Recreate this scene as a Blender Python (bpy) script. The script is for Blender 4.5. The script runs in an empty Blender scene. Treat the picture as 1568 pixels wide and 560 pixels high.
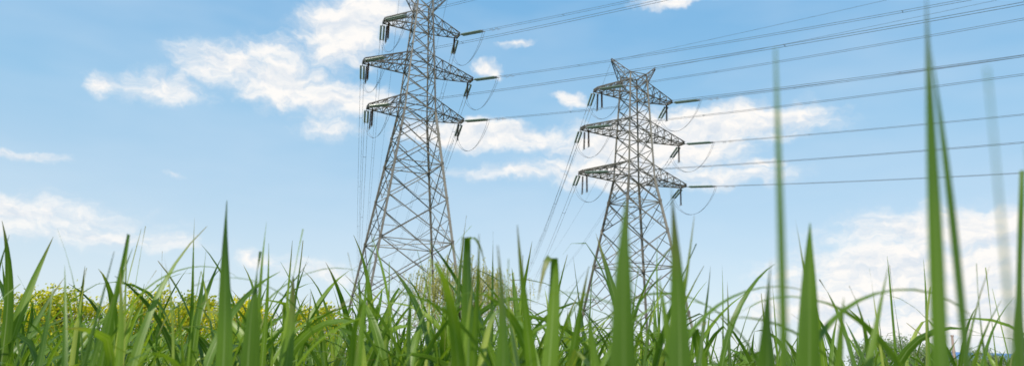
import bpy, math, random
from mathutils import Vector, Matrix
R = random.Random(11)
scene = bpy.context.scene
scene.view_settings.view_transform = 'Standard'
scene.view_settings.look = 'None'
scene.view_settings.exposure = 0
CAMH = 1.5

# ------------------------------------------------------------ helpers
class MB:
    def __init__(s): s.v=[]; s.f=[]; s.m=[]; s.uv=[]; s.r=[]
    def add(s, vs, fs, mi=0, uvs=None, rnd=0.5):
        o=len(s.v); s.v.extend([tuple(p) for p in vs])
        for f in fs: s.f.append(tuple(i+o for i in f)); s.m.append(mi)
        s.uv.extend(uvs if uvs else [(0.5,0.5)]*len(vs))
        s.r.extend([rnd]*len(vs))
    def build(s, name, mats, parent=None, smooth=False, loc=None):
        me=bpy.data.meshes.new(name); me.from_pydata(s.v,[],s.f)
        for m in mats: me.materials.append(m)
        me.polygons.foreach_set('material_index', s.m)
        if smooth: me.polygons.foreach_set('use_smooth',[True]*len(s.f))
        a=me.attributes.new('rnd','FLOAT','POINT'); a.data.foreach_set('value', s.r)
        b=me.attributes.new('luv','FLOAT_VECTOR','POINT')
        fl=[]
        for u in s.uv: fl.extend((u[0],u[1],0.0))
        b.data.foreach_set('vector', fl)
        me.update()
        ob=bpy.data.objects.new(name, me); scene.collection.objects.link(ob)
        if parent: ob.parent=parent
        if loc: ob.location=loc
        return ob

def frame(d):
    d=d.normalized(); ref=Vector((0,0,1)) if abs(d.z)<.95 else Vector((1,0,0))
    a=d.cross(ref).normalized(); b=a.cross(d).normalized()
    return d,a,b

def beam(mb,p,q,w,mi=0):
    p=Vector(p); q=Vector(q); d,a,b=frame(q-p); t=.16*w; h=w*.5
    sec=[(-h,-h),(h,-h),(h,-h+t),(-h+t,-h+t),(-h+t,h),(-h,h)]
    vs=[p+a*x+b*y for x,y in sec]+[q+a*x+b*y for x,y in sec]
    fs=[(i,(i+1)%6,(i+1)%6+6,i+6) for i in range(6)]
    fs+= [(5,4,3,2,1,0),(6,7,8,9,10,11)]
    mb.add(vs,fs,mi,rnd=R.random())

def tube(mb,pts,rad,n=5,mi=0,rnd=.5,cap=True):
    vs=[];fs=[];N=len(pts)
    for i,p in enumerate(pts):
        p=Vector(p); d=Vector(pts[min(i+1,N-1)])-Vector(pts[max(i-1,0)])
        d,a,b=frame(d); r=rad[i] if isinstance(rad,(list,tuple)) else rad
        for k in range(n):
            t=2*math.pi*k/n; vs.append(p+a*math.cos(t)*r+b*math.sin(t)*r)
    for i in range(N-1):
        for k in range(n): fs.append((i*n+k,i*n+(k+1)%n,(i+1)*n+(k+1)%n,(i+1)*n+k))
    if cap: fs.append(tuple(range(n))[::-1]); fs.append(tuple((N-1)*n+k for k in range(n)))
    mb.add(vs,fs,mi,rnd=rnd)

def nodes(name):
    m=bpy.data.materials.new(name); m.use_nodes=True
    nt=m.node_tree; nt.nodes.clear(); return m,nt
def N(nt,t,**k):
    n=nt.nodes.new(t)
    for a,b in k.items(): setattr(n,a,b)
    return n
def setin(nt,s,v):
    if isinstance(v,bpy.types.NodeSocket): nt.links.new(v,s)
    else: s.default_value=v
def M(nt,op,a,b=None,c=None,clamp=False):
    n=N(nt,'ShaderNodeMath',operation=op,use_clamp=clamp)
    setin(nt,n.inputs[0],a)
    if b is not None: setin(nt,n.inputs[1],b)
    if c is not None: setin(nt,n.inputs[2],c)
    return n.outputs[0]
def mixc(nt,f,a,b,typ='MIX'):
    n=N(nt,'ShaderNodeMixRGB',blend_type=typ)
    setin(nt,n.inputs[0],f); setin(nt,n.inputs[1],a); setin(nt,n.inputs[2],b); return n.outputs[0]
def noise(nt,vec,scale,detail=4,rough=.55):
    n=N(nt,'ShaderNodeTexNoise'); n.inputs['Scale'].default_value=scale
    n.inputs['Detail'].default_value=detail; n.inputs['Roughness'].default_value=rough
    if vec is not None: nt.links.new(vec,n.inputs['Vector'])
    return n
def ramp(nt,f,stops):
    n=N(nt,'ShaderNodeValToRGB'); e=n.color_ramp.elements
    while len(e)<len(stops): e.new(.5)
    for i,(p,c) in enumerate(stops): e[i].position=p; e[i].color=(*c,1)
    setin(nt,n.inputs[0],f); return n.outputs[0]

def simple(name,c1,c2,scale=3,rough=.6,metal=0.,transl=0,var=False):
    m,nt=nodes(name); out=N(nt,'ShaderNodeOutputMaterial')
    tc=N(nt,'ShaderNodeTexCoord'); nz=noise(nt,tc.outputs['Object'],scale,4)
    f=nz.outputs['Fac']
    if var:
        at=N(nt,'ShaderNodeAttribute',attribute_name='rnd')
        f=M(nt,'MULTIPLY_ADD',f,.5,M(nt,'MULTIPLY',at.outputs['Fac'],.5))
    col=ramp(nt,f,[(.25,c1),(.75,c2)])
    b=N(nt,'ShaderNodeBsdfPrincipled'); nt.links.new(col,b.inputs['Base Color'])
    b.inputs['Roughness'].default_value=rough; b.inputs['Metallic'].default_value=metal
    if transl:
        t=N(nt,'ShaderNodeBsdfTranslucent'); nt.links.new(col,t.inputs['Color'])
        mx=N(nt,'ShaderNodeMixShader'); mx.inputs[0].default_value=transl
        nt.links.new(b.outputs[0],mx.inputs[1]); nt.links.new(t.outputs[0],mx.inputs[2])
        nt.links.new(mx.outputs[0],out.inputs[0])
    else: nt.links.new(b.outputs[0],out.inputs[0])
    return m

steel=simple('galvanised_steel',(.10,.09,.072),(.29,.265,.225),1.3,.6,.1,var=True)
steel_dark=simple('arm_steel',(.08,.07,.06),(.19,.172,.142),1.3,.6,.1,var=True)
ins_green=simple('insulator_glass',(.10,.16,.13),(.2,.27,.23),5,.25)
ins_brown=simple('insulator_porcelain',(.045,.022,.015),(.12,.06,.04),5,.3)
wiremat=simple('aluminium_conductor',(.12,.13,.15),(.18,.19,.21),1,.5,.3)
fitting=simple('fitting_metal',(.3,.3,.3),(.45,.45,.45),4,.4,.5)
bark=simple('bark',(.07,.055,.035),(.16,.13,.09),8,.9)
concrete=simple('concrete',(.25,.24,.22),(.38,.37,.34),2,.9)

# ------------------------------------------------------------ grass leaf material
def grassmat():
    m,nt=nodes('grass_blade'); out=N(nt,'ShaderNodeOutputMaterial')
    at=N(nt,'ShaderNodeAttribute',attribute_name='rnd'); lu=N(nt,'ShaderNodeAttribute',attribute_name='luv')
    sp=N(nt,'ShaderNodeSeparateXYZ'); nt.links.new(lu.outputs['Vector'],sp.inputs[0])
    u,v=sp.outputs[0],sp.outputs[1]
    base=ramp(nt,at.outputs['Fac'],[(0,(.050,.118,.012)),(.35,(.115,.225,.020)),(.75,(.21,.335,.036)),(1,(.40,.46,.11))])
    # veins along the blade
    cv=N(nt,'ShaderNodeCombineXYZ'); nt.links.new(M(nt,'MULTIPLY',u,26.),cv.inputs[0]); nt.links.new(M(nt,'MULTIPLY',v,1.5),cv.inputs[1])
    nt.links.new(M(nt,'MULTIPLY',at.outputs['Fac'],40.),cv.inputs[2])
    nz=noise(nt,cv.outputs[0],1.0,2,.6)
    veins=ramp(nt,nz.outputs['Fac'],[(.3,(.66,.70,.64)),(.7,(1.24,1.19,1.19))])
    col=mixc(nt,1.0,base,veins,'MULTIPLY')
    tc=N(nt,'ShaderNodeTexCoord'); big=noise(nt,tc.outputs['Object'],5.,2)
    col=mixc(nt,1.,col,ramp(nt,big.outputs['Fac'],[(.3,(.72,.78,.75)),(.7,(1.2,1.12,1.0))]),'MULTIPLY')
    # midrib
    d=M(nt,'ABSOLUTE',M(nt,'SUBTRACT',u,.5))
    rib=M(nt,'SUBTRACT',1.,M(nt,'MULTIPLY',d,14.),clamp=True)
    rib=M(nt,'MULTIPLY',rib,M(nt,'SUBTRACT',1.,v,clamp=True))
    col=mixc(nt,M(nt,'MULTIPLY',rib,.8),col,(.46,.56,.26,1))
    # dry tips on some
    mr=N(nt,'ShaderNodeMapRange'); nt.links.new(v,mr.inputs[0]); mr.inputs[1].default_value=.8; mr.inputs[2].default_value=1.
    tip=M(nt,'MULTIPLY',mr.outputs[0],M(nt,'GREATER_THAN',M(nt,'FRACT',M(nt,'MULTIPLY',at.outputs['Fac'],17.)),.6))
    col=mixc(nt,M(nt,'MULTIPLY',tip,.8),col,(.27,.21,.09,1))
    b=N(nt,'ShaderNodeBsdfPrincipled'); nt.links.new(col,b.inputs['Base Color']); b.inputs['Roughness'].default_value=.40
    b.inputs['Specular IOR Level'].default_value=.5
    bp=N(nt,'ShaderNodeBump'); bp.inputs['Strength'].default_value=.25; bp.inputs['Distance'].default_value=.001
    nt.links.new(nz.outputs['Fac'],bp.inputs['Height']); nt.links.new(bp.outputs[0],b.inputs['Normal'])
    t=N(nt,'ShaderNodeBsdfTranslucent'); nt.links.new(mixc(nt,1.,col,(1.6,1.5,.6,1),'MULTIPLY'),t.inputs['Color'])
    mx=N(nt,'ShaderNodeMixShader'); mx.inputs[0].default_value=.42
    nt.links.new(b.outputs[0],mx.inputs[1]); nt.links.new(t.outputs[0],mx.inputs[2]); nt.links.new(mx.outputs[0],out.inputs[0])
    return m
gmat=grassmat()
culm=simple('grass_stem',(.14,.22,.05),(.26,.33,.12),6,.5)

def strip(mb,pts,sides,W,fold=.22,rnd=.5,wave=0.,pw=1.9):
    n=len(pts); vs=[];uv=[];fs=[]
    ph=R.random()*6
    for i,p in enumerate(pts):
        t=i/(n-1); w=max(W*(.6+.4*min(1,t/.2))*(1-t**pw)*.5,.0004)
        T=(pts[min(i+1,n-1)]-pts[max(i-1,0)]).normalized()
        s=sides[i]; s=(s-T*s.dot(T)).normalized(); nr=T.cross(s)
        wv=wave*W*math.sin(t*11+ph)
        vs+= [p-s*w+nr*(w*fold*2+wv), p, p+s*w+nr*(w*fold*2-wv)]
        uv+= [(0,t),(.5,t),(1,t)]
    for i in range(n-1):
        a=i*3; fs+= [(a,a+1,a+4,a+3),(a+1,a+2,a+5,a+4)]
    mb.add(vs,fs,0,uv,rnd)

def leaf(mb,base,az,L,W,lean,bend,seg=9,kink=None,rnd=.5,twist=0.):
    pts=[];sides=[];p=Vector(base); ds=L/seg; swirl=R.gauss(0,.35)
    for i in range(seg+1):
        t=i/seg
        th=lean+bend*t**1.7
        if kink and t>kink[0]: th+=kink[1]*min(1,(t-kink[0])/.10)
        th=min(th,3.0)
        a=az+swirl*t*t
        d=Vector((math.cos(a)*math.sin(th),math.sin(a)*math.sin(th),math.cos(th)))
        pts.append(p.copy())
        sa=a+math.pi/2+twist*t
        s=Vector((math.cos(sa),math.sin(sa),0.15*twist*t)); sides.append(s)
        p=p+d*ds
    strip(mb,pts,sides,W,R.uniform(.08,.25),rnd,R.uniform(0,.06))

def plant(mb,x,y,H,lod=0,wmul=1.):
    stemtop=H-R.uniform(.40,.56)
    lx,ly=R.gauss(0,.05),R.gauss(0,.05)
    z0=0.0
    sp=[Vector((x,y,z0)),Vector((x+lx*.3,y+ly*.3,stemtop*.5)),Vector((x+lx,y+ly,stemtop))]
    tube(mb,sp,[.008,.007,.004],4,1,cap=False)
    nl=(8,6,4)[lod]; az=R.random()*6.283; pr=R.random()
    for i in range(nl):
        z=stemtop-i*R.uniform(.05,.10)
        if z<.2: break
        az+=math.pi+R.gauss(0,.5)
        f=z/stemtop
        L=R.uniform(.5,.80) if i else R.uniform(.45,.6)
        lean=R.uniform(.03,.20)+i*.045
        bend=R.uniform(.1,.9)+i*.15
        if R.random()<.45: bend+=R.uniform(.7,1.8)
        kk=(R.uniform(.5,.8),R.uniform(.9,2.0)) if R.random()<.18 else None
        W=R.uniform(.018,.044)*wmul
        leaf(mb,(x+lx*f,y+ly*f,z),az,L,W,lean,bend,(11,9,6)[lod],kk,min(1,max(0,.45*pr+.55*R.random())),R.gauss(0,1.1))

gb=MB()
def dens(u):
    if u>.30: return .62
    if u>.02: return .78
    return 1.
for (y0,y1,den,lod) in ((1.25,2.2,17,0),(2.2,4.2,21,0),(4.2,7.5,13,1),(7.5,18,2.2,2)):
    hw=lambda yy: .80*yy+.7
    area=(y1-y0)*(hw(y0)+hw(y1))
    for k in range(int(area*den)):
        yy=y0+(y1-y0)*math.sqrt(R.random()) if lod else R.uniform(y0,y1)
        xx=R.uniform(-hw(yy),hw(yy)); u=xx/yy
        if R.random()>dens(u): continue
        if u<-.1 and yy<1.7: continue
        H=1.5+min(.35,max(.03,R.gauss(.20,.08)))
        if yy<2.2: H=1.5+min(.18,R.gauss(.105,.06))
        if u>.25: H-=.012*yy
        elif u>-.3: H+=.03
        elif yy>2.2: H-=.02
        if R.random()<.05: H+=.10
        plant(gb,xx,yy,H,lod,.82 if yy<2.2 else 1.)

# foreground blades nearest the photographer : (base x,y,z) (tip x,y,z) width, side bow, shade
def hero(bx,by,tx,ty,tz,W,bow=0.,face=0.,rnd=.5,bz=1.02,kink=None,seg=20,pw=2.4,wob=.006,tw=None):
    B=Vector((bx,by,bz)); T=Vector((tx,ty,tz)); C=(B+T)*.5+Vector((bow,0,.02))
    tube(gb,[(bx,by,0),(bx+.01,by,.5),(bx,by,bz)],[.009,.008,.005],6,1,cap=False)
    pts=[];sides=[]; ph=R.random()*6; tw=R.choice((-1,1))*R.uniform(.7,1.6) if tw is None else tw
    for i in range(seg+1):
        t=i/seg; p=B*(1-t)**2+C*2*t*(1-t)+T*t*t
        p=p+Vector((wob*math.sin(t*7+ph),wob*math.cos(t*5+ph),0))*t; pts.append(p)
        a=face+tw*(t-.6); sides.append(Vector((math.cos(a),math.sin(a),0)))
    if kink:
        q=pts[-1]; dx,dz=kink
        for i in range(1,6):
            s=i/5; pts.append(q+Vector((dx*s,-.02*s,.012*math.sin(s*2.2)-dz*s*s))); sides.append(sides[-1])
    strip(gb,pts,sides,W*1.25,.17,rnd,.07,pw=3.2 if kink else pw)
hero(-.55,1.5,-.58,1.5,1.79,.036,.02,.2,.3)
hero(-.53,1.62,-.535,1.6,1.70,.048,-.02,-.3,.2,pw=3.)
hero(-.49,1.7,-.50,1.7,1.66,.036,.02,.2,.45)
hero(-.58,1.8,-.60,1.8,1.80,.014,.01,.5,.6)
hero(-.067,1.5,-.079,1.5,1.728,.030,-.006,.3,.4,kink=(.045,.10))
hero(.004,1.1,-.018,1.1,1.66,.034,.012,.1,.4)
hero(.07,1.4,.08,1.4,1.682,.028,.006,-.2,.45,kink=(-.03,.10))
hero(.118,.75,.121,.75,1.66,.038,-.008,.1,.2,pw=2.8,tw=.5,wob=.003)
hero(.204,.95,.214,.95,1.735,.034,.01,-.1,.22,tw=.7)
hero(.3215,1.0,.360,1.0,1.64,.044,-.018,.2,.25,tw=.6,pw=2.9)
hero(.192,.55,.208,.55,1.746,.011,-.002,.1,.3,wob=.002,tw=.4)
hero(.402,1.05,.436,1.05,1.70,.044,-.018,.0,.3,tw=-.6,pw=2.9)
hero(.3225,.6,.368,.6,1.88,.0155,-.006,.1,.35,wob=.003,tw=.5)
hero(.389,.65,.393,.65,1.80,.0145,.012,.3,.25,wob=.003,tw=.5)
hero(.224,.35,.239,.35,1.65,.0085,.0,.1,.3,wob=.001,tw=.3)
hero(.215,.32,.233,.32,1.60,.005,.0,.1,.3,wob=.001,tw=.3)
hero(.583,.9,.64,.9,1.75,.032,-.01,.2,.25,tw=.8)
hero(.62,.95,.70,.98,1.68,.024,-.01,.2,.4)
hero(.47,1.15,.62,1.2,1.66,.018,-.04,.2,.5)
hero(-.30,1.3,-.25,1.3,1.57,.028,.03,-.2,.4)
hero(.27,1.2,.245,1.2,1.63,.026,.02,.1,.55)
hero(.48,1.3,.53,1.3,1.66,.024,-.01,.0,.6)
hero(.155,1.2,.13,1.2,1.60,.030,.02,.2,.6)
hero(.44,1.1,.50,1.1,1.60,.030,-.02,.3,.6)
hero(-.80,1.6,-.83,1.6,1.66,.022,.01,.1,.7)
# slender young blades standing above the rest of the field
for k in range(62):
    yy=R.uniform(1.4,3.2); u=R.uniform(-.62,.72)
    if u<.05 and R.random()<.5: continue
    e=R.uniform(.07,.15) if R.random()<.72 else R.uniform(.15,.21)
    x=u*yy; hero(x,yy,x+R.gauss(0,.06),yy+R.gauss(0,.04),1.5+min(.42,e*yy),R.uniform(.010,.022),R.gauss(0,.04),R.uniform(-.5,.5),R.random(),seg=12,pw=1.7)
def archblade(p,az,L,W,lean,bend,rnd,tw=0.3):
    tube(gb,[(p[0],p[1],0),(p[0],p[1],p[2]*.5),p],[.009,.008,.005],6,1,cap=False)
    leaf(gb,p,az,L,W,lean,bend,18,None,rnd,tw)
archblade((.40,1.1,1.32),0.1,.52,.024,.08,2.5,.5)
archblade((.30,1.15,1.30),3.0,.50,.022,.10,2.2,.5)
archblade((.24,1.3,1.30),.2,.55,.022,.15,2.0,.4)
archblade((.60,1.2,1.30),3.1,.45,.022,.2,1.9,.4)
archblade((-.62,1.7,1.36),.1,.55,.024,.1,2.3,.4)
archblade((-.36,1.6,1.33),3.2,.5,.022,.1,2.1,.5)
archblade((-1.0,1.9,1.4),.2,.5,.024,.1,2.2,.6)
archblade((-.25,1.5,1.30),0.,.5,.022,.2,1.6,.6)
archblade((.02,1.35,1.28),3.3,.55,.026,.12,2.3,.45)
archblade((.16,1.5,1.32),.1,.55,.026,.1,2.6,.6)
archblade((.50,1.4,1.34),2.9,.5,.028,.1,2.4,.4)
archblade((.72,1.3,1.30),3.2,.55,.024,.1,2.4,.6)
archblade((-.45,1.45,1.28),.2,.5,.028,.15,2.2,.5)
tall=gb.build('tall_grass',[gmat,culm],smooth=True)

# ------------------------------------------------------------ ground
def ground():
    m,nt=nodes('field_ground'); out=N(nt,'ShaderNodeOutputMaterial'); tc=N(nt,'ShaderNodeTexCoord')
    n1=noise(nt,tc.outputs['Object'],.05,6); n2=noise(nt,tc.outputs['Object'],4.,6)
    f=M(nt,'MULTIPLY_ADD',n1.outputs['Fac'],.5,M(nt,'MULTIPLY',n2.outputs['Fac'],.5))
    c=ramp(nt,f,[(.35,(.05,.045,.02)),(.5,(.05,.085,.02)),(.7,(.09,.14,.035))])
    b=N(nt,'ShaderNodeBsdfPrincipled'); nt.links.new(c,b.inputs['Base Color']); b.inputs['Roughness'].default_value=.95
    bp=N(nt,'ShaderNodeBump'); bp.inputs['Strength'].default_value=.6; nt.links.new(n2.outputs['Fac'],bp.inputs['Height']); nt.links.new(bp.outputs[0],b.inputs['Normal'])
    nt.links.new(b.outputs[0],out.inputs[0])
    g=MB(); n=40; S=4000
    vs=[];fs=[]
    for i in range(n+1):
        for j in range(n+1):
            vs.append((S*(2*i/n-1),S*(2*j/n-1),0))
    for i in range(n):
        for j in range(n): a=i*(n+1)+j; fs.append((a,a+n+1,a+n+2,a+1))
    g.add(vs,fs); g.build('ground',[m])
ground()

# ------------------------------------------------------------ towers
def lerp(a,b,t): return a+(b-a)*t
def make_tower(loc,yaw,zs,half,prof,gw,dir_in,dir_out,span_in=260,span_out=330,sag_in=7.,sag_out=9.,drop_out=0.):
    """zs arm heights, half arm half-lengths, prof [(z,width)], gw (z,half)"""
    root=bpy.data.objects.new('transmission_tower',None); scene.collection.objects.link(root)
    root.location=loc; root.rotation_euler=(0,0,yaw)
    def width(z):
        for (z0,w0),(z1,w1) in zip(prof,prof[1:]):
            if z<=z1: return lerp(w0,w1,(z-z0)/(z1-z0))
        return prof[-1][1]
    def corner(i,z):
        h=width(z)/2; sx,sy=((-1,-1),(1,-1),(1,1),(-1,1))[i]; return Vector((sx*h,sy*h,z))
    fr=MB()
    brk=[p[0] for p in prof]
    for i in range(4):
        for z0,z1 in zip(brk,brk[1:]): beam(fr,corner(i,z0),corner(i,z1),.27 if z0<zs[0]-1 else .19)
    waist=zs[0]
    lv=[0.]; z=0.; 
    while z<waist-1.5:
        z+=width(z)*.58+.55
        lv.append(z)
    sc=waist/lv[-1]; lv=[a*sc for a in lv]
    ztop=prof[-1][0]
    zk=sorted(set([waist]+[a for a in zs]+[a+2.2 for a in zs]+[ztop]))
    levels=[]
    for a,b in zip(zk,zk[1:]):
        k=max(1,round((b-a)/1.9))
        for q in range(k): levels.append(lerp(a,b,q/k))
    levels.append(ztop)
    def panel(z0,z1,w,red):
        for i in range(4):
            j=(i+1)%4
            A,B,C,D=corner(i,z0),corner(j,z0),corner(j,z1),corner(i,z1)
            beam(fr,A,C,w); beam(fr,B,D,w)
            if red:
                w0=(B-A).length; w1=(C-D).length; t=w0/(w0+w1)
                X=A.lerp(C,t); 
                mA=A.lerp(X,.5); mB=B.lerp(X,.5); mC=C.lerp(X,.5); mD=D.lerp(X,.5)
                zc=X.z
                beam(fr,mA,corner(i,zc),w*.6); beam(fr,mB,corner(j,zc),w*.6)
                beam(fr,mD,corner(i,zc),w*.6); beam(fr,mC,corner(j,zc),w*.6)
                beam(fr,mA,corner(i,mA.z),w*.55); beam(fr,mB,corner(j,mB.z),w*.55)
                if w0>7:
                    m=(A+B)*.5; beam(fr,mA,m,w*.55); beam(fr,mB,m,w*.55)
    for q,(a,b) in enumerate(zip(lv,lv[1:])):
        panel(a,b,.13,True)
        if q and q%2==0:
            for i in range(4): beam(fr,corner(i,a),corner((i+1)%4,a),.12)
            beam(fr,corner(0,a),corner(2,a),.09); beam(fr,corner(1,a),corner(3,a),.09)
    for a,b in zip(levels,levels[1:]): panel(a,b,.105,False)
    for a in zk:
        for i in range(4): beam(fr,corner(i,a),corner((i+1)%4,a),.12)
        beam(fr,corner(0,a),corner(2,a),.10)
    tips=[]
    def arm(zb,hl,sg,rise,tw,w=.15,zt=None):
        zt=zb if zt is None else zt
        hb=width(zb)/2; hu=width(zb+rise)/2
        b0=Vector((sg*hb,-hb,zb)); b1=Vector((sg*hb,hb,zb))
        u0=Vector((sg*hu,-hu,zb+rise)); u1=Vector((sg*hu,hu,zb+rise))
        t0=Vector((sg*hl,-tw/2,zt)); t1=Vector((sg*hl,tw/2,zt))
        beam(fr,b0,t0,w,1); beam(fr,b1,t1,w,1); beam(fr,u0,t0+Vector((0,0,.25)),w,1); beam(fr,u1,t1+Vector((0,0,.25)),w,1)
        beam(fr,t0,t1,w*1.3,1); beam(fr,t0+Vector((0,0,.28)),t1+Vector((0,0,.28)),w,1)
        n=max(3,int((hl-hb)/1.15))
        pb0,pb1,pu0,pu1=b0,b1,u0,u1
        for k in range(1,n+1):
            t=k/n
            c0=b0.lerp(t0,t);c1=b1.lerp(t1,t);d0=u0.lerp(t0+Vector((0,0,.25)),t);d1=u1.lerp(t1+Vector((0,0,.25)),t)
            if k<n:
                beam(fr,c0,c1,w*.6,1); beam(fr,d0,d1,w*.6,1); beam(fr,c0,d0,w*.6,1); beam(fr,c1,d1,w*.6,1)
            beam(fr,pb0,c1,w*.55,1); beam(fr,pb1,c0,w*.5,1)
            beam(fr,pu0,c0,w*.55,1); beam(fr,pu1,c1,w*.55,1)
            beam(fr,pu0,d1,w*.5,1)
            pb0,pb1,pu0,pu1=c0,c1,d0,d1
        return Vector((sg*hl,0,zt))
    for zb,hl in zip(zs,half):
        for sg in (-1,1): tips.append((arm(zb,hl,sg,2.2,1.5),sg))
    gt=[]
    zb=ztop-1.6
    for sg in (-1,1): gt.append((arm(zb,gw[1],sg,1.5,.3,.10,zt=gw[0]),sg))
    for a in lv[1:-1]:
        for i in range(4):
            c=corner(i,a)
            beam(fr,c-Vector((0,0,.35)),c+Vector((0,0,.35)),.31)
    for i in range(4):
        c=corner(i,0); vs=[]
        for zz,h in ((-.3,.6),(.35,.45)):
            vs+=[c+Vector((x*h,y*h,zz)) for x,y in ((-1,-1),(1,-1),(1,1),(-1,1))]
        fr.add(vs,[(0,1,5,4),(1,2,6,5),(2,3,7,6),(3,0,4,7),(4,5,6,7)],2)
    zz=2.5
    while zz<ztop:
        c=corner(1,zz); beam(fr,c,c+Vector((.28,-.02,0)),.03); zz+=.45
    fr.build('lattice_frame',[steel,steel_dark,concrete],root)
    Mi=Matrix.Rotation(-yaw,3,'Z')
    di=(Mi@Vector((math.cos(dir_in),math.sin(dir_in),0))); do=(Mi@Vector((math.cos(dir_out),math.sin(dir_out),0)))
    st=MB(); wi=MB()
    def string(p,q,mi,rad=.15):
        L=(q-p).length; n=max(8,int(L/.155)); pts=[];rd=[]
        for k in range(n):
            for s,r in ((.0,.045),(.35,.05),(.45,rad),(.8,rad*.75),(.85,.045)):
                pts.append(p.lerp(q,(k+s)/n)); rd.append(r)
        tube(st,pts,rd,8,mi)
    def conductor(p,d,span,sag,dz,side,rad=.021):
        n=46; pts=[]
        for k in range(n+1):
            t=(k/n)**1.35
            pts.append(p+d*span*t+Vector((0,0,dz*t-4*sag*t*(1-t)))+side)
        tube(wi,pts,rad,4,0,cap=False)
        return pts
    LS=4.3
    for tip,sg in tips:
        ends=[]
        for d,span,sag,dz,ys in ((di,span_in,sag_in,0,-1),(do,span_out,sag_out,drop_out,1)):
            slope=(dz-4*sag)/span
            dd=(d+Vector((0,0,slope))).normalized()
            a0=tip+Vector((0,.75*ys,-.15)); s=d.cross(Vector((0,0,1))).normalized()
            for o in (-.22,.22):
                string(a0+dd*.45+s*o,a0+dd*LS+s*o,0,.15)
            tube(st,[a0,a0+dd*.45],.05,5,2)
            beam(st,a0+dd*.42-s*.32,a0+dd*.42+s*.32,.12,2)
            e=a0+dd*(LS+.1); beam(st,e-s*.34,e+s*.34,.14,2)
            e2=a0+dd*(LS+.5); 
            for o in (-.24,.24):
                tube(st,[e+s*o,e2+s*o],.06,5,2)
                pts=conductor(e2,d,span,sag,dz,s*o)
                for dist in (1.6,2.6):
                    c=e2+d*dist+s*o+Vector((0,0,-4*sag*dist/span-.12)); tube(st,[c-d*.22,c-d*.12,c+d*.12,c+d*.22],[.06,.02,.02,.06],5,2)
            k=14.
            while k<span:
                t=k/span; c=e2+d*k+Vector((0,0,dz*t-4*sag*t*(1-t))); tube(wi,[c-s*.26,c+s*.26],.03,4,0); k+=38
            ends.append((e2,s))
        (A,s0),(B,s1)=ends
        for o in (-.2,.2):
            pts=[]
            for k in range(25):
                t=k/24; f=4*t*(1-t)
                pts.append(A.lerp(B,t)+s0*o*(1-t)-s1*o*-t*1.0+Vector((0,0,-3.3*(f**.8))))
            tube(wi,pts,.024,4,0)
        for ys in ((-.6,.6) if sg<0 else (.0,)):
            a=tip+Vector((-sg*.6,ys,-.1)); b=a+Vector((0,ys*.2,-2.7)); string(a+Vector((0,0,-.2)),b,1,.17)
            tube(st,[a,a+Vector((0,0,-.2))],.04,5,2); beam(st,b-Vector((0,.3,.05)),b+Vector((0,.3,-.05)),.1,2)
    for tip,sg in gt:
        conductor(tip,di,span_in,sag_in*.75,0,Vector((0,0,0)),.018)
        conductor(tip,do,span_out,sag_out*.75,drop_out,Vector((0,0,0)),.018)
    st.build('insulator_strings',[ins_green,ins_brown,fitting],root)
    wi.build('conductors',[wiremat],root)
    return root
make_tower((-13.9,100,0),math.radians(22),[34.2,40.7,47.3],[6.9,8.0,5.6],
   [(0,14.2),(34.2,4.4),(49.5,2.4),(51.6,2.2)],(53.0,3.6),math.radians(-40),math.radians(101),sag_in=7.5)
make_tower((17.8,105,0),math.radians(22),[27.0,33.6,39.8],[8.7,8.5,6.4],
   [(0,13.2),(27.0,4.3),(42.0,2.9),(43.2,2.7)],(44.9,3.8),math.radians(-44),math.radians(92))

# ------------------------------------------------------------ trees
def leafmat(name,c1,c2,tr=.35): return simple(name,c1,c2,.8,.6,0,tr,var=True)
def leafquad(mb,c,s,mi,rnd):
    a=Vector((R.gauss(0,1),R.gauss(0,1),R.gauss(0,1))).normalized(); b=a.orthogonal().normalized()
    a2=a.cross(b); L=s*R.uniform(.7,1.3)
    mb.add([c-b*L*.5,c+a2*L*.28,c+b*L*.5,c-a2*L*.28],[(0,1,2,3)],mi,rnd=rnd)
def tree(name,x,y,H,Wd,lm,leafsize=.16,clumps=60,per=70,trunk=.25):
    root=bpy.data.objects.new(name,None); scene.collection.objects.link(root); root.location=(x,y,0)
    tb=MB(); lb=MB()
    th=H*trunk
    tube(tb,[(0,0,-.2),(.05,0,th*.5),(0,.05,th),(.02,.0,H*.7)],[.035*H,.028*H,.022*H,.008*H],8)
    cz=(th*.8+H)/2; rz=(H-th*.8)/2
    for k in range(clumps):
        while True:
            p=Vector((R.uniform(-1,1),R.uniform(-1,1),R.uniform(-1,1)))
            if .25<p.length<1: break
        p=p*(.75+.25*R.random())
        c=Vector((p.x*Wd/2,p.y*Wd/2,cz+p.z*rz))
        if k%3==0:
            s=Vector((0,0,R.uniform(th*.6,H*.6))); mid=s.lerp(c,.5)+Vector((0,0,.1*H*R.random()))
            tube(tb,[s,mid,c],[.012*H,.007*H,.003*H],5)
        cr=R.uniform(.10,.17)*min(H,Wd); cs=R.random()
        for q in range(per):
            o=Vector((R.gauss(0,.5),R.gauss(0,.5),R.gauss(0,.4)))*cr
            leafquad(lb,c+o,leafsize,0,min(1,max(0,cs*.7+.3*R.random()+.2*o.z/cr)))
    tb.build('trunk_and_limbs',[bark],root,True); lb.build('foliage',[lm],root)
yel=leafmat('yellow_green_foliage',(.20,.30,.015),(.92,.80,.015),.45)
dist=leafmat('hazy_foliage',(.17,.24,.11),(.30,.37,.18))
for (x,y,h,w) in ((-23.5,37,4.2,3.6),(-20.3,34,4.1,3.6),(-17.4,36,4.7,3.6),(-14.6,35,4.1,3.2),(-12.2,34,3.8,3.0),(-8.8,35,3.5,3.0)):
    tree('yellow_green_tree',x,y,h,w,yel,.16,62,75,.15)
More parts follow.
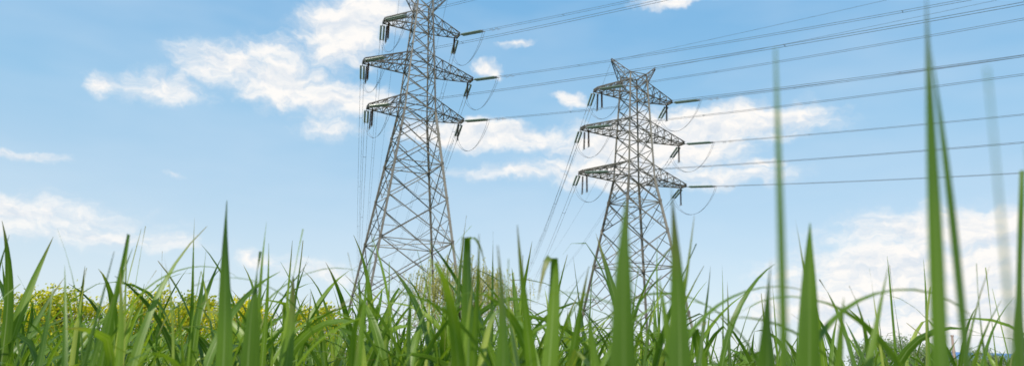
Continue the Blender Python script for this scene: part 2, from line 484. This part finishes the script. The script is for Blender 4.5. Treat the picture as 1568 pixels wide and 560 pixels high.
for (x,y,h,w) in ((58,120,6.0,8),(64,122,6.6,9),(70,124,5.8,8),(77,121,5.2,8),(40,126,4.0,7),(47,125,3.6,7),(96,140,4.6,8),(28,128,3.6,6)):
    tree('leafy_tree',x,y,h,w,dist,.34,55,60,.15)

def willow(x,y,H,Wd):
    root=bpy.data.objects.new('weeping_willow',None); scene.collection.objects.link(root); root.location=(x,y,0)
    tb=MB(); lb=MB()
    tube(tb,[(0,0,-.2),(.2,0,1.4),(0,.1,2.8),(.1,0,4.2)],[.30,.24,.18,.10],9)
    for k in range(36):
        a=R.random()*6.283; r=Wd/2*math.sqrt(R.random())*.85; top=H*(1-.42*(r/(Wd/2))**2)*R.uniform(.84,1.0)
        s=Vector((0,0,R.uniform(1.8,4))); e=Vector((math.cos(a)*r,math.sin(a)*r,top)); m=s.lerp(e,.5)+Vector((0,0,.6))
        tube(tb,[s,m,e],[.06,.035,.015],5)
        for q in range(13):
            p=e.copy()+Vector((R.gauss(0,.55),R.gauss(0,.55),R.gauss(0,.35)-.1)); cs=R.random()
            out=Vector((math.cos(a),math.sin(a),0))*R.uniform(0,.5)+Vector((R.gauss(0,.15),R.gauss(0,.15),0))
            Ls=R.uniform(1.2,4.2); n=int(Ls/.15)
            pts=[]
            for i in range(n+1):
                t=i/n; pp=p+out*math.sqrt(t)*1.2+Vector((0,0,.5*math.sin(min(1,t*3)*1.57)*(1-t)-Ls*t))
                pts.append(pp)
                leafquad(lb,pp+Vector((R.gauss(0,.05),R.gauss(0,.05),0)),.16,0,.5*cs+.5*R.random())
            tube(tb,pts[::3],.012,3,1,cap=False)
    tb.build('trunk_and_limbs',[bark,yel],root,True)
    lb.build('foliage',[leafmat('willow_foliage',(.36,.37,.13),(.56,.54,.24),.35)],root)
willow(-3.4,60,9.4,10.5)

# ------------------------------------------------------------ distant shed and chimneys
shedwall=simple('shed_wall',(.45,.44,.42),(.6,.58,.55),1,.8)
blue=simple('blue_roof_sheet',(.10,.2,.4),(.14,.27,.5),1,.5)
brick=simple('chimney_brick',(.30,.22,.18),(.42,.32,.27),3,.9)
glass=simple('window_glass',(.03,.04,.05),(.06,.08,.1),1,.15)
root=bpy.data.objects.new('industrial_shed',None); scene.collection.objects.link(root); root.location=(128,190,0); root.rotation_euler=(0,0,math.radians(-12))
mb=MB(); a,b,h,rg=17,7,4.3,6.0
mb.add([(-a,-b,0),(a,-b,0),(a,b,0),(-a,b,0),(-a,-b,h),(a,-b,h),(a,b,h),(-a,b,h),(-a,0,rg),(a,0,rg)],[(0,1,5,4),(1,2,6,9,5),(2,3,7,6),(3,0,4,8,7)])
mb.build('walls',[shedwall],root)
mb=MB(); e=.6
for s in (-1,1):
    y0=s*(b+e); z0=h-.18
    mb.add([(-a-e,y0,z0+.05),(a+e,y0,z0+.05),(a+e,0,rg+.08),(-a-e,0,rg+.08),(-a-e,y0,z0+.2),(a+e,y0,z0+.2),(a+e,0,rg+.23),(-a-e,0,rg+.23)],[(0,1,2,3),(4,5,6,7),(0,1,5,4),(1,2,6,5),(3,0,4,7)])
k=-a
while k<a: beam(mb,(k,-b-e,h+.05),(k,0,rg+.26),.08); k+=1.
mb.build('roof',[blue],root)
mb=MB()
for k in range(8):
    cx=-14.5+k*4.1; mb.add([(cx-1,-b-.03,1.4),(cx+1,-b-.03,1.4),(cx+1,-b-.03,3),(cx-1,-b-.03,3)],[(0,1,2,3)])
mb.build('windows',[glass],root)
for x in (107.5,109.6):
    c=MB(); tube(c,[(x,185,0),(x,185,6),(x,185,9.6),(x,185,9.7),(x,185,10.1)],[.45,.36,.26,.36,.36],12)
    tube(c,[(x,185,6),(x,185,6.3)],[.42,.42],12); c.build('chimney_stack',[brick])

# ------------------------------------------------------------ light
SEL,SAZ=math.radians(44),math.radians(212)
sv=Vector((math.sin(SAZ)*math.cos(SEL),math.cos(SAZ)*math.cos(SEL),math.sin(SEL)))
sl=bpy.data.lights.new('sun','SUN'); sl.energy=4.7; sl.angle=math.radians(.5); sl.color=(1,.92,.80)
so=bpy.data.objects.new('sun',sl); scene.collection.objects.link(so); so.rotation_euler=sv.to_track_quat('Z','Y').to_euler()

w=bpy.data.worlds.new('World'); scene.world=w; w.use_nodes=True; nt=w.node_tree; nt.nodes.clear()
out=N(nt,'ShaderNodeOutputWorld'); bg=N(nt,'ShaderNodeBackground'); bg.inputs[1].default_value=.12
sky=N(nt,'ShaderNodeTexSky',sky_type='NISHITA'); sky.sun_disc=False; sky.sun_elevation=SEL; sky.sun_rotation=SAZ
sky.air_density=1.; sky.dust_density=.6; sky.ozone_density=2.0
tc=N(nt,'ShaderNodeTexCoord'); sp=N(nt,'ShaderNodeSeparateXYZ'); nt.links.new(tc.outputs['Generated'],sp.inputs[0])
az=M(nt,'ARCTAN2',sp.outputs[0],sp.outputs[1]); el=M(nt,'ARCSINE',sp.outputs[2])
cb=N(nt,'ShaderNodeCombineXYZ'); nt.links.new(az,cb.inputs[0]); nt.links.new(el,cb.inputs[1])
P=cb.outputs[0]
def VM(op,a,b): 
    n=N(nt,'ShaderNodeVectorMath',operation=op); setin(nt,n.inputs[0],a); setin(nt,n.inputs[1],b); return n
wn=noise(nt,P,16.,4,.6); wc=VM('SUBTRACT',wn.outputs['Color'],(.5,.5,.5)).outputs[0]
P2=VM('ADD',P,VM('MULTIPLY',wc,(.09,.05,0)).outputs[0]).outputs[0]
CL=[(-.400,.346,.060,.024,.95),(-.461,.307,.055,.018,.8),(-.336,.373,.05,.018,.7),(-.5255,.300,.026,.014,.8),
(-.3235,.334,.06,.028,1.15),(-.236,.322,.065,.022,1.05),(-.248,.41,.052,.040,1.3),(-.206,.45,.05,.035,1.25),(-.045,.291,.10,.018,1.3),(.015,.241,.10,.010,.65),
(.299,.307,.12,.022,1.15),(.194,.281,.12,.032,1.3),(.13,.248,.11,.020,.95),(.085,.338,.018,.009,1.),(-.042,.382,.018,.010,1.),(.005,.413,.022,.005,.8),
(-.60,.135,.14,.024,.75),(-.51,.118,.13,.014,.65),(-.60,.202,.05,.006,.55),(-.44,.202,.014,.004,.5),(-.258,.2855,.05,.015,.55),
(.575,.160,.15,.024,1.1),(.53,.112,.17,.036,1.2),(.58,.062,.20,.034,1.1),(.42,.075,.12,.028,.9),(-.324,.112,.035,.010,.6),(-.249,.098,.06,.014,.65),
(.224,.468,.05,.008,.9),(.3345,.251,.028,.007,.75),(.27,.235,.10,.014,.7),(1.0,.25,.2,.05,1.),(-1.0,.2,.2,.04,1.),(2.6,.4,.3,.08,1.),(-2.3,.35,.35,.09,1.)]
mask=None
for cx,cy,rx,ry,wt in CL:
    s=VM('SUBTRACT',P2,(cx,cy,0)).outputs[0]; s=VM('MULTIPLY',s,(1/(rx*1.58),1/(ry*1.75),0)).outputs[0]
    l=N(nt,'ShaderNodeVectorMath',operation='LENGTH'); nt.links.new(s,l.inputs[0])
    g=M(nt,'MULTIPLY',M(nt,'SUBTRACT',1.,l.outputs['Value'],clamp=True),wt)
    mask=g if mask is None else M(nt,'SMOOTH_MAX',mask,g,.08)
st_=VM('MULTIPLY',P2,(1.,2.0,1.)).outputs[0]
n1=noise(nt,st_,20.,8,.62)
n2=noise(nt,VM('ADD',st_,(-.006,.018,0)).outputs[0],20.,4,.6)
n1b=noise(nt,st_,20.,4,.6)
dn=M(nt,'ADD',M(nt,'MULTIPLY',mask,1.35),M(nt,'MULTIPLY',M(nt,'SUBTRACT',n1.outputs['Fac'],.5),1.6))
mr=N(nt,'ShaderNodeMapRange',interpolation_type='SMOOTHSTEP'); nt.links.new(dn,mr.inputs[0]); mr.inputs[1].default_value=.03; mr.inputs[2].default_value=1.1
gate=N(nt,'ShaderNodeMapRange',interpolation_type='SMOOTHSTEP'); nt.links.new(mask,gate.inputs[0]); gate.inputs[1].default_value=.0; gate.inputs[2].default_value=.42
dens_=M(nt,'MULTIPLY',mr.outputs[0],gate.outputs[0])
sh=M(nt,'ADD',.64,M(nt,'MULTIPLY',M(nt,'SUBTRACT',n1b.outputs['Fac'],n2.outputs['Fac']),3.4),clamp=True)  # sunlit and shaded cloud tones painted in, from offset noise
cc=mixc(nt,sh,(6.2,6.7,7.3,1),(8.5,8.25,7.95,1))
# atmosphere: physical sky blended with a pale haze gradient painted by elevation
eln=M(nt,'DIVIDE',el,1.5,clamp=True)
haze_ramp=ramp(nt,eln,[(0,(.82,.90,.95)),(.07,(.66,.82,.94)),(.2,(.36,.65,.91)),(.33,(.20,.51,.86)),(1,(.07,.22,.55))])
haze_ramp=VM('MULTIPLY',haze_ramp,(8.3,8.3,8.3)).outputs[0]
skyc=mixc(nt,.8,sky.outputs[0],haze_ramp)
hz=noise(nt,VM('MULTIPLY',P,(1.,3.,1.)).outputs[0],3.,3,.6)
hzf=N(nt,'ShaderNodeMapRange'); nt.links.new(hz.outputs['Fac'],hzf.inputs[0]); hzf.inputs[1].default_value=.4; hzf.inputs[2].default_value=.8; hzf.inputs[4].default_value=.28
skyc=mixc(nt,hzf.outputs[0],skyc,(6.0,6.9,7.8,1))
fin=mixc(nt,M(nt,'MULTIPLY',dens_,.97),skyc,cc)
nt.links.new(fin,bg.inputs[0]); nt.links.new(bg.outputs[0],out.inputs[0])

# ------------------------------------------------------------ camera
cam=bpy.data.cameras.new('camera'); co=bpy.data.objects.new('camera',cam); scene.collection.objects.link(co)
cam.lens=26; cam.sensor_width=36; cam.clip_start=.05; cam.clip_end=9000
p,r=math.radians(13.1),math.radians(2.0)
F=Vector((0,math.cos(p),math.sin(p))); U=Vector((0,-math.sin(p),math.cos(p))); X=Vector((1,0,0))
rr=X*math.cos(r)+U*math.sin(r); uu=-X*math.sin(r)+U*math.cos(r)
m=Matrix((rr,uu,-F)).transposed().to_4x4(); m.translation=(0,0,CAMH); co.matrix_world=m
cam.dof.use_dof=True; cam.dof.focus_distance=6.; cam.dof.aperture_fstop=3.6
scene.camera=co
print('faces grass',len(gb.f))
